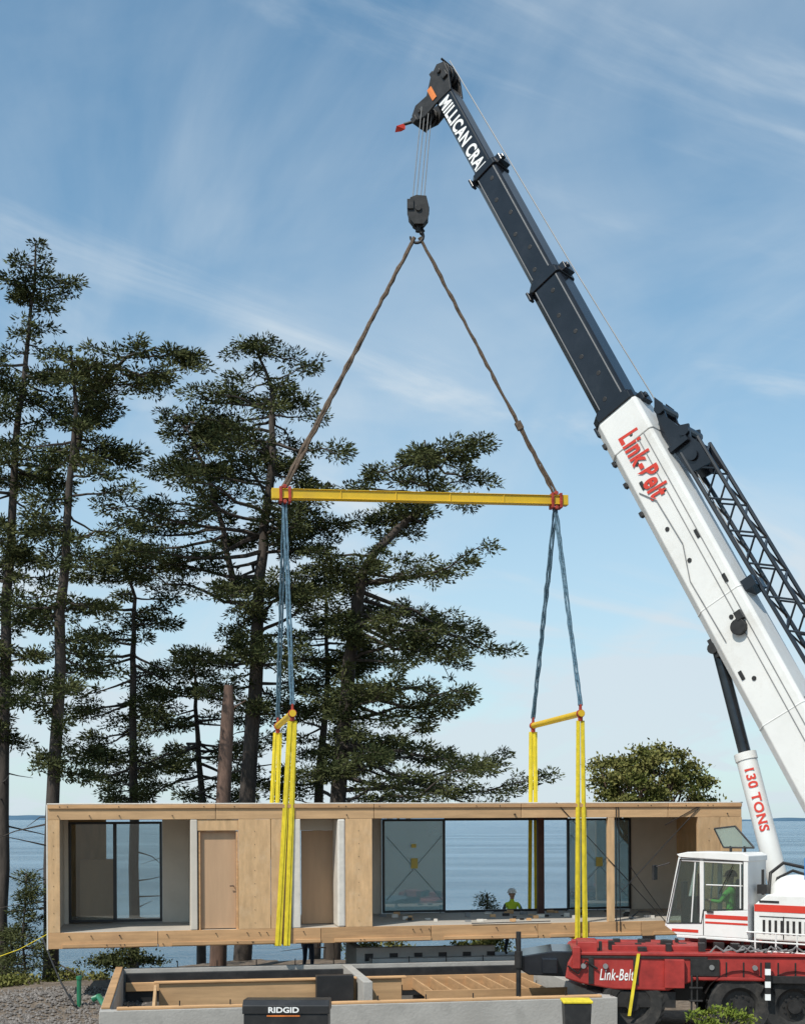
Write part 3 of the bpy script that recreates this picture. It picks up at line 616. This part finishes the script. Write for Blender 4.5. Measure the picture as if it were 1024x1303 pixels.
e=MB(); e.tube([MC@Vector((CX(x_),1.35,z_)) for x_,z_ in((722,1.35),(735,1.2),(745,1.45),(760,1.3))],.02,6); mk('deck_hose',e,'darksteel',crane)
# ---------------------------------------------------------------- foundation
FO=Vector((-5.35,22.2,0)); MF=Matrix((hx,nn,Vector((0,0,1)))).transposed().to_4x4(); MF.translation=FO
fd=empty('concrete_foundation',MF)
def fb(name,m,*b,bevel=.012): return boxo(name,m,fd,*b,bevel=bevel)
FL,FWd,ht=9.6,6.6,.8
fb('front_wall','conc',-.0,FL,0,.2,-.2,ht); fb('left_wall','conc',0,.2,.203,FWd,-.2,ht-.003); fb('rear_wall','conc',.203,FL+3,FWd-.2,FWd,-.2,ht-.006)
fb('right_wall','conc',FL-.2,FL,.203,FWd-.203,-.2,ht-.004)
fb('cross_wall','conc',5.2,5.4,3.2,FWd-.203,-.2,ht-.01)
fb('rear_stem','conc',5.6,9.0,FWd+.3,FWd+.5,-.2,ht+.32); fb('rear_stem_return','conc',5.6,5.8,FWd+.503,FWd+2.2,-.2,ht+.3); fb('rear_slab','conc',5.9,13,FWd+.01,FWd+.29,-.1,ht+.08)
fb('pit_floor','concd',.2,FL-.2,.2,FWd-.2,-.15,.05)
fb('waterproofing','boxblk',.25,FL-.2,FWd-.32,FWd-.203,.05,ht-.1)
fb('rear_sill','rim',.25,FL-.2,FWd-.4,-.003+FWd-.323,ht-.5,ht-.3); 
fb('left_sill','rim',.02,.18,.25,FWd-.1,ht+.001,ht+.045); fb('front_sill','rim',.3,FL-.3,.03,.17,ht+.001,ht+.05)
fb('inner_ply','plyh',1.0,6.2,4.2,4.26,.05,ht-.08); fb('inner_ply_top','rim',.9,6.3,4.15,4.32,ht-.077,ht-.03)
fb('inner_ply_b','plyh',.9,.96,1.0,4.2,.05,ht-.1); fb('inner_block','boxblk',4.3,5.1,3.9,4.14,.1,ht+.05)
e=MB()
for x in np.arange(6.5,9.2,.4): e.box(x,x+.045,2.2,4.6,.45,.68)
e.box(6.3,9.3,2.15,2.195,.4,.72); e.box(6.3,9.3,4.605,4.65,.4,.72)
mk('floor_joists',e,'rim',fd,.004)
e=MB()
for x in np.arange(.5,FL,.9): e.tube([(x,.1,ht+.02),(x,.1,ht+.14)],.012,6); e.tube([(x,FWd-.1,ht-.02),(x,FWd-.1,ht+.14)],.012,6)
for x in np.arange(5.8,8.9,.6): e.box(x,x+.2,FWd+.29,FWd+.299,ht-.0,ht+.18)
mk('anchor_bolts',e,'darksteel',fd)
e=MB()
for i in range(34):
    x=random.uniform(1,8.6); y=random.uniform(1.2,5.8); a=random.uniform(.2,1.2); e.box(x,x+a,y,y+random.uniform(.05,.2),.051+i*.002,random.uniform(.15,.35),random.randint(0,2))
mk('offcut_lumber',e,['rim','ply','boxblk'],fd,.004)
fb('timber_block','rim',9.9,10.5,1.2,1.7,0,.5)
ch_=empty('tool_chest'); x0=-2.6; y0=20.6
e=MB(); e.box(x0,x0+1.38,y0,y0+.7,.1,1.0); mk('body',e,'boxblk',ch_,.015)
e=MB(); e.prism([(0,1.003),(.72,1.003),(.72,1.1),(.62,1.19),(.1,1.22),(-.02,1.14),(-.02,1.003)],lambda u,v,w_:Vector((w_,y0+u,v)),x0-.02,x0+1.4); mk('lid',e,'boxblk',ch_,.01)
e=MB(); e.box(x0+.02,x0+.2,y0+.05,y0+.65,0,.1); e.box(x0+1.18,x0+1.36,y0+.05,y0+.65,0,.1); mk('skids',e,'darksteel',ch_)
text('lettering','RIDGID','whitetext',ch_,Vector((x0+.4,y0-.024,1.03)),Vector((1,0,0)),Vector((0,0,1)),.5,.095,bold=.03)
e=MB(); e.box(x0+.38,x0+.92,y0-.008,y0-.003,.96,.985); mk('label_band',e,'orange',ch_)
cr_=empty('storage_tote'); e=MB(); x0,y0=2.75,21.4; e.prism([(x0+.05,.0),(x0+.42,.0),(x0+.47,1.05),(x0,1.05)],lambda u,v,w_:Vector((u,w_,v)),y0,y0+.4); mk('tub',e,'boxblk',cr_,.02)
e=MB(); e.box(x0-.02,x0+.49,y0-.02,y0+.42,1.052,1.1); mk('lid',e,'web',cr_,.015)
pp=empty('drain_pipe'); e=MB(); e.tube([P(101,1283,27.3),P(101,1258,27.3),P(101,1243,27.3)],.05,12); e.tube([P(101,1246,27.3),P(101,1242,27.3)],.065,12); e.tube([P(118,1272,25),P(126,1268,25),P(140,1290,24)],.06,12); mk('pipe',e,'pipe',pp,smooth=True)
hs=empty('garden_hose'); e=MB(); e.tube([P(55,1195,30),P(66,1222,29),P(78,1250,28),P(92,1275,27.2),P(98,1280,27)],.02,8); mk('hose',e,'darksteel',hs,smooth=True)
gl=empty('guide_rope'); e=MB(); e.tube([P(0,1217,29),P(25,1208,28.6),P(62,1188,28)],.009,6); mk('rope',e,'web',gl)
pad=empty('concrete_footing'); pc=P(651,1200,34.6); e=MB(); e.box(pc.x-.9,pc.x+1.2,34.2,35.4,-.3,.46); e.box(pc.x-.95,pc.x+1.25,34.15,35.45,-.3,.05); mk('pad',e,'conc',pad,.015)
e=MB()
for i in range(3800):
    x=random.gauss(-7.9,1.3); y=random.uniform(25.3,31)
    if -5.6<x: continue
    r=random.uniform(.015,.06); z=gz(x,y)+r*.3; v=[(x+r,y,z),(x-r,y+r*.3,z),(x,y+r,z+r*.2),(x+r*.2,y-r,z),(x,y,z+r*.8),(x,y,z-r*.5)]
    e.faces(v,[(0,2,4),(2,1,4),(1,3,4),(3,0,4),(2,0,5),(1,2,5),(3,1,5),(0,3,5)])
mk('gravel',e,mat('gravel_stone',(.17,.15,.135),.9,var=.7,scale=9))
# ---------------------------------------------------------------- vegetation
class Leaves:
    def __init__(s): s.v=[]; 
    def add(s,pos,dirs,ln,wd):
        n=len(pos); dirs=dirs/(np.linalg.norm(dirs,axis=1,keepdims=True)+1e-9)
        r=rng.normal(size=(n,3)); sd_=np.cross(dirs,r); sd_/=np.linalg.norm(sd_,axis=1,keepdims=True)+1e-9
        ln=ln*rng.uniform(.6,1.3,(n,1)); wd=wd*rng.uniform(.6,1.3,(n,1))
        a=pos; b_=pos+dirs*ln*.45+sd_*wd; c_=pos+dirs*ln; d=pos+dirs*ln*.45-sd_*wd
        s.v.append(np.stack([a,b_,c_,d],1).reshape(-1,3))
    def make(s,name,m,parent):
        v=np.concatenate(s.v); n=len(v)//4; me=bpy.data.meshes.new(name); me.vertices.add(len(v)); me.vertices.foreach_set('co',v.ravel()); me.loops.add(n*4); me.loops.foreach_set('vertex_index',np.arange(n*4)); me.polygons.add(n)
        me.polygons.foreach_set('loop_start',np.arange(n)*4); me.polygons.foreach_set('loop_total',np.full(n,4)); me.materials.append(M[m]); me.update(calc_edges=True)
        o=bpy.data.objects.new(name,me); sc.collection.objects.link(o); o.parent=parent; return n
tot=0
def fir(name,d,trunk,prof,nb=90,r0=.38,dens=1.0,bark='bark',dead=0,leafm='needle',ls=1.0,skip=.1):
    global tot
    root=empty(name); k=d/F
    tp=[P(a,b_,d+random.uniform(-.3,.3)) for a,b_ in trunk]; n=len(tp)
    e=MB(); rads=[max(.025,r0*(1-.93*(i/(n-1)))) for i in range(n)]
    pts=[];rr=[]
    for i in range(n-1):
        for j in range(4):
            t_=j/4; pts.append(tp[i].lerp(tp[i+1],t_)+Vector((random.uniform(-.04,.04),random.uniform(-.04,.04),0))); rr.append(rads[i]*(1-t_)+rads[i+1]*t_)
    pts.append(tp[-1]); rr.append(rads[-1]); e.tube(pts,rr,10)
    zs=[p.z for p in tp]
    def tr(z):
        for i in range(n-1):
            if zs[i]<=z<=zs[i+1]: return tp[i].lerp(tp[i+1],(z-zs[i])/(zs[i+1]-zs[i]+1e-6))
        return tp[-1]
    pz=[H-(p[0]-HY)*k for p in prof][::-1]; pl=[(p[1]-512)*k for p in prof][::-1]; pr=[(p[2]-512)*k for p in prof][::-1]
    lv=Leaves(); ph=random.uniform(0,9)
    for b_i in range(nb):
        f_=(b_i+random.random())/nb
        f_=min(1,max(0,f_+.022*math.sin(f_*36+ph)))
        if random.random()<skip and f_<.9: continue
        z=pz[0]+(pz[-1]-pz[0])*f_
        c0=tr(z); l_ext=max(.25,c0.x-np.interp(z,pz,pl)); r_ext=max(.25,np.interp(z,pz,pr)-c0.x)
        az=random.uniform(0,2*math.pi); ca,sa=math.cos(az),math.sin(az)
        ext=(r_ext if ca>0 else l_ext)*abs(ca)+.7*(l_ext+r_ext)/2*abs(sa); 
        ext*=random.choice([1.12,1.0,.9,.7,.42]); 
        dz=random.uniform(-.3,.42)-.1*(1-f_); o=Vector((ca,sa,0))
        st=c0-Vector((0,0,ext*max(-.1,dz)*.8)); bp_=[]; nseg=7; perp=Vector((-sa,ca,0)); wv=random.uniform(-.35,.35); cv=random.uniform(-.4,.1)
        wob=[random.uniform(-.06,.06) for _ in range(8)]
        for j in range(nseg+1):
            u=j/nseg; bp_.append(st+o*ext*u+perp*(wv*u*u+wob[j])*ext+Vector((0,0,ext*(dz*u+cv*u*(1-u)+wob[7-j]*.8*u))))
        rb=min(.075,.012+.016*ext)
        e.tube(bp_,[rb*(1-.85*j/nseg) for j in range(nseg+1)],5)
        u0=random.uniform(.2,.55) if ext>1.3 else .0
        nt=max(3,int(ext*(1-u0)*5.0*dens))
        for q_ in range(nt):
            u=min(1,u0+(1-u0)*(q_+random.uniform(.1,1.1))/nt); x=u*nseg; j=min(int(x),nseg-1); base=bp_[j].lerp(bp_[j+1],x-j)
            sg=random.choice([-1,1]); reach=min(1.2,.1+.38*ext*(1-.75*u))*random.uniform(.1,1)
            td=(o*random.uniform(.3,1)+perp*sg*random.uniform(.3,1.1)+Vector((0,0,random.uniform(-.3,.4)))).normalized()
            cc=base+td*reach
            if reach>.3: e.tube([base,base.lerp(cc,.5)+Vector((0,0,.03)),cc],[.014,.01,.005],4,cap=False)
            R_=random.uniform(.12,.25)*(1 if ext>1 else .75); m_=int(78*(R_/.2)**2*dens)
            g=rng.normal(size=(m_,3)); g/=np.maximum(1,np.linalg.norm(g,axis=1,keepdims=True)/1.7)
            cen=np.array(cc)+g*np.array([R_,R_,R_*.5])*.85
            cen[:,2]-=.2*R_*(g[:,0]**2+g[:,1]**2)*.5
            dr=g*np.array([1,1,.6])+np.array(td)*.7+rng.normal(size=(m_,3))*.45+np.array([0,0,.1])
            lv.add(cen,dr,.15*ls,.024*ls)
            m2=int(20*reach*dens)+2; uu=rng.uniform(.2,1,(m2,1)); pos=np.array(base)+np.array(td)*uu*reach*1.1+rng.normal(size=(m2,3))*.04
            lv.add(pos,np.array(td)+rng.normal(size=(m2,3))*np.array([.7,.7,.5]),.16*ls,.024*ls)
    for q_ in range(dead):
        z=pz[0]-random.uniform(.2,6); 
        if z<tp[0].z+1: continue
        c0=tr(z); az=random.uniform(0,6.28); L_=random.uniform(.6,2.4); o=Vector((math.cos(az),math.sin(az),random.uniform(-.3,.2)))
        e.tube([c0,c0+o*L_*.5,c0+o*L_+Vector((0,0,random.uniform(-.3,.1)))],[.03,.015,.006],5)
    mk('trunk_and_limbs',e,bark,root,smooth=True); 
    if lv.v: tot+=lv.make('foliage',leafm,root)
fir('fir_tree',36,[(2,1300),(3,1040),(8,760),(22,560),(38,420),(46,312)],[(312,42,50),(335,22,75),(352,10,92),(385,20,70),(420,-10,80),(470,-40,112),(510,-40,80),(570,-60,82),(680,-70,70),(800,-60,62),(880,-40,50),(960,-20,35)],nb=130,r0=.22,dead=10)
fir('fir_tree',33.5,[(62,1290),(68,1040),(78,780),(88,640),(96,520),(90,440)],[(432,75,104),(470,50,130),(520,50,115),(560,30,150),(600,40,200),(640,60,150),(700,35,210),(760,20,150),(800,25,110),(850,15,145),(930,20,110),(1000,30,105)],nb=100,r0=.22,dead=16,skip=.15)
fir('fir_tree',34.2,[(92,600),(104,540),(125,490),(160,455),(200,442),(228,456)],[(430,120,200),(445,100,235),(470,95,238),(490,100,150),(540,80,145)],nb=40,r0=.1)
fir('fir_tree',40,[(170,1290),(171,1040),(170,860),(172,760),(150,700)],[(690,120,185),(740,105,215),(800,85,235),(870,90,240),(940,100,240),(1000,105,215),(1020,130,210)],nb=78,r0=.19,dead=10,skip=.18)
fir('fir_tree',38,[(308,1290),(316,1015),(326,840),(334,700),(346,580),(348,500),(325,438)],[(436,290,340),(458,285,400),(490,300,395),(515,245,375),(545,235,430),(580,235,432),(610,225,395),(650,180,430),(700,170,435),(740,200,405),(780,190,425),(840,250,420),(900,245,400)],nb=145,r0=.29,dead=14,skip=.14)
fir('fir_tree',39,[(300,760),(285,680),(262,600),(240,550),(222,528)],[(515,205,262),(545,200,300),(600,200,300),(650,170,300),(700,165,300)],nb=46,r0=.11)
fir('fir_tree',37,[(420,1290),(432,980),(446,840),(458,740),(478,700),(515,665),(548,640),(540,560)],[(556,480,540),(575,460,600),(600,440,628),(630,440,620),(655,470,550),(680,420,550),(715,410,585),(745,425,640),(785,440,648),(815,430,560),(850,430,545),(880,440,585),(930,440,590),(965,440,640),(1000,440,660)],nb=145,r0=.27,dead=12,skip=.14)
fir('fir_tree',42,[(400,1290),(405,1010),(418,860),(412,720)],[(700,390,435),(760,370,470),(840,360,490),(920,350,520),(1000,350,560),(1020,360,560)],nb=68,r0=.22,dead=6,skip=.15)
fir('fir_tree',43,[(255,1290),(258,1040),(250,900),(245,830)],[(820,225,262),(870,195,290),(930,170,330),(990,150,340),(1020,160,350)],nb=55,r0=.18,dead=6,skip=.15)
sn=empty('tree_snag'); e=MB(); pts=[P(276,1290,35.2),P(281,1100,35.2),P(286,980,35.2),P(290,905,35.2),P(291,872,35.2)]; e.tube(pts,[.25,.22,.2,.18,.12],12); e.tube([pts[3],pts[3]+Vector((.5,0,.3))],[.04,.01],5); mk('trunk',e,'barkr',sn,smooth=True)
fir('fir_sapling',33,[(30,1270),(31,1200),(34,1112)],[(1112,32,37),(1150,18,50),(1200,8,58),(1258,2,62)],nb=45,r0=.05,ls=.7)
fir('fir_sapling',35,[(14,1265),(14,1180)],[(1180,8,20),(1220,-6,34),(1262,-10,40)],nb=30,r0=.05,ls=.7)
fir('fir_sapling',41,[(620,1225),(620,1138)],[(1138,617,623),(1152,608,632),(1165,604,636)],nb=18,r0=.05,ls=.6,dens=.6)
def shrub(name,c,rx,ry,rz,n,leafm='leaf',ln=.09,wd=.03,clumps=14,trunk=None,tb='bark',smin=.16,smax=.3):
    global tot
    root=empty(name); e=MB(); lv=Leaves(); c=Vector(c)
    base=Vector(trunk) if trunk else c-Vector((0,0,rz))
    for i in range(clumps):
        while True:
            v=Vector((random.uniform(-1,1),random.uniform(-1,1),random.uniform(-.5,1)))
            if .4<v.length<1: break
        cc=c+Vector((v.x*rx,v.y*ry,v.z*rz)); mid_=base.lerp(cc,.5)+Vector((random.uniform(-.2,.2)*rx,0,.05))
        e.tube([base,mid_,cc],[.04*rz+.01,.025*rz+.006,.008],5)
        m_=n//clumps; s_=rng.uniform(smin,smax)
        pos=np.array(cc)+rng.normal(size=(m_,3))*np.array([rx*s_,ry*s_,rz*s_*.75]); lv.add(pos,rng.normal(size=(m_,3))+np.array([0,0,.4]),ln,wd)
    if trunk: e.tube([base-Vector((0,0,3)),base],[.25,.2],8)
    mk('stems',e,tb,root); tot+=lv.make('foliage',leafm,root)
cc=P(825,1010,46); shrub('madrona_tree',cc,2.35,1.9,1.9,19000,ln=.15,wd=.045,clumps=85,trunk=cc-Vector((0,0,2.6)),tb='barkr',smin=.06,smax=.13)
cc=P(490,1212,38.5); shrub('shrub',cc,1.0,.7,.45,3500,'leaf')
cc=P(620,1205,38.5); shrub('shrub',cc,.9,.7,.3,2500,'leaf')
cc=P(90,1252,33); shrub('shrub',cc,.9,.6,.35,2500,'leaf')
cc=P(160,1222,36.5); shrub('shrub',cc,1.0,.6,.35,3000,'needle')
cc=P(15,1262,32); shrub('shrub',cc,1.2,.6,.4,3500,'leaf')
cc=P(918,1298,15); shrub('shrub',cc,.4,.3,.16,800,'bush',ln=.06,wd=.016,clumps=24,smin=.1,smax=.2)
print('leaf quads',tot)
# ---------------------------------------------------------------- people
def person(name,loc,yaw,pose='stand',top='hivis',helmet=True,parent=None):
    root=empty(name); 
    J=[];E=[];R=[]
    def j(p,r,par=None):
        J.append(Vector(p)); R.append(r)
        if par is not None: E.append((par,len(J)-1))
        return len(J)-1
    sit=pose=='sit'
    pel=j((0,0,.95),.14); wa=j((0,0,1.1),.13,pel); chs=j((0,.01,1.3),.155,wa); nb_=j((0,0,1.47),.07,chs); nk=j((0,-.01,1.54),.052,nb_); h1=j((0,-.025,1.63),.078,nk); h2=j((0,-.01,1.73),.085,h1)
    for s_ in(-1,1):
        sh_=j((.18*s_,0,1.41),.062,chs)
        if sit or (pose=='reach' and s_==1): el=j((.25*s_,-.12,1.2),.045,sh_); wr=j((.2*s_,-.36,1.22),.03,el); pa=j((.19*s_,-.43,1.23),.034,wr); fd_=Vector((0,-1,-.15)); 
        else: el=j((.26*s_,.02,1.14),.045,sh_); wr=j((.27*s_,-.08,.92),.03,el); pa=j((.27*s_,-.1,.85),.034,wr); fd_=Vector((0,-.2,-1))
        for q_,(off,ln) in enumerate(((-.03,.055),(-.01,.075),(.012,.08),(.03,.07))):
            a=J[pa]+Vector((0,off,0))+fd_*.035 if not sit else J[pa]+Vector((off,0,0))+fd_*.035
            k1=j(a,.01,pa); k2=j(a+fd_*ln*.5,.009,k1); j(a+fd_*ln*.9+Vector((-.015*s_,0,-.01)),.008,k2)
        th=j(J[pa]+Vector((-.02*s_,-.045,.01)),.011,pa); j(J[pa]+Vector((-.03*s_,-.07,-.02)),.009,th)
        hp_=j((.1*s_,0,.88),.088,pel)
        if sit: kn=j((.14*s_,-.42,.92),.06,hp_); an=j((.14*s_,-.45,.5),.042,kn); toe=j((.15*s_,-.6,.45),.04,an)
        else:
            st_=.1*s_ if pose=='reach' else .0
            kn=j((.12*s_,-.03-st_*.5,.5),.06,hp_); an=j((.14*s_,.03-st_,.09),.043,kn); toe=j((.16*s_,-.13-st_,.045),.042,an)
    me=bpy.data.meshes.new(name+'_tmp'); me.from_pydata([tuple(p) for p in J],E,[]); o=bpy.data.objects.new('tmp',me); sc.collection.objects.link(o)
    o.modifiers.new('s','SKIN'); sv=me.skin_vertices[0].data
    for i_,v in enumerate(sv): v.radius=(R[i_],R[i_]*(.75 if i_ in(pel,wa,chs) else 1)); v.use_root=(i_==pel)
    ss=o.modifiers.new('u','SUBSURF'); ss.levels=2; ss.render_levels=2
    dg=bpy.context.evaluated_depsgraph_get(); m2=bpy.data.meshes.new_from_object(o.evaluated_get(dg)); bpy.data.objects.remove(o)
    for m_ in('skin',top,'shirt' if top!='green' else 'green','jean','boot'): m2.materials.append(M[m_])
    for p in m2.polygons:
        c_=p.center; z=c_.z; mi=1
        handz=(c_.y<-.33 and z>1.1) if sit else (abs(c_.x)>.2 and z<.93 and z>.66)
        if z>1.53 or handz: mi=0
        elif abs(c_.x)>.2 and z>.9: mi=2
        elif z<.98: mi=3
        if (not sit and z<.13) or (sit and z<.54): mi=4
        p.material_index=mi; p.use_smooth=True
    bo=bpy.data.objects.new('body',m2); sc.collection.objects.link(bo); bo.parent=root
    e=MB(); e.faces([(-.012,-.1,1.655),(.012,-.1,1.655),(0,-.125,1.64),(0,-.1,1.685)],[(0,1,2),(0,2,3),(1,3,2)],0)
    for s_ in(-1,1): e.obox(Vector((.035*s_,-.098,1.69)),Vector((.012,0,0)),Vector((0,.005,0)),Vector((0,0,.006)),1); e.obox(Vector((.085*s_,0,1.67)),Vector((.01,0,0)),Vector((0,.018,0)),Vector((0,0,.03)),0)
    e.obox(Vector((0,-.098,1.61)),Vector((.022,0,0)),Vector((0,.004,0)),Vector((0,0,.005)),1)
    mk('face',e,['skin','boot'],root)
    e=MB(); pts=[];rr=[]
    for i_ in range(7):
        a=i_/6*math.pi/2; pts.append((0,0,1.715+.13*math.sin(a))); rr.append(.125*math.cos(a)+.004)
    e.tube(pts,rr,18); e.tube([(0,-.02,1.705),(0,-.02,1.717)],[.155,.145],18)
    mk('hard_hat' if helmet else 'cap',e,'helmet' if helmet else 'boot',root,smooth=True)
    root.matrix_world=Matrix.Translation(loc)@Matrix.Rotation(yaw,4,'Z')
    return root
p_=P(651,1200,34.6); person('construction_worker',(p_.x,34.6,.46),.3,'reach')
p_=P(392,1200,34); person('construction_worker',(p_.x,34,gz(p_.x,34)),2.6,'stand','shirt')
ol=LS(a0+.55,1.3,1.33); person('crane_operator',ol,math.atan2(fw.x,-fw.y),'sit','green',False)
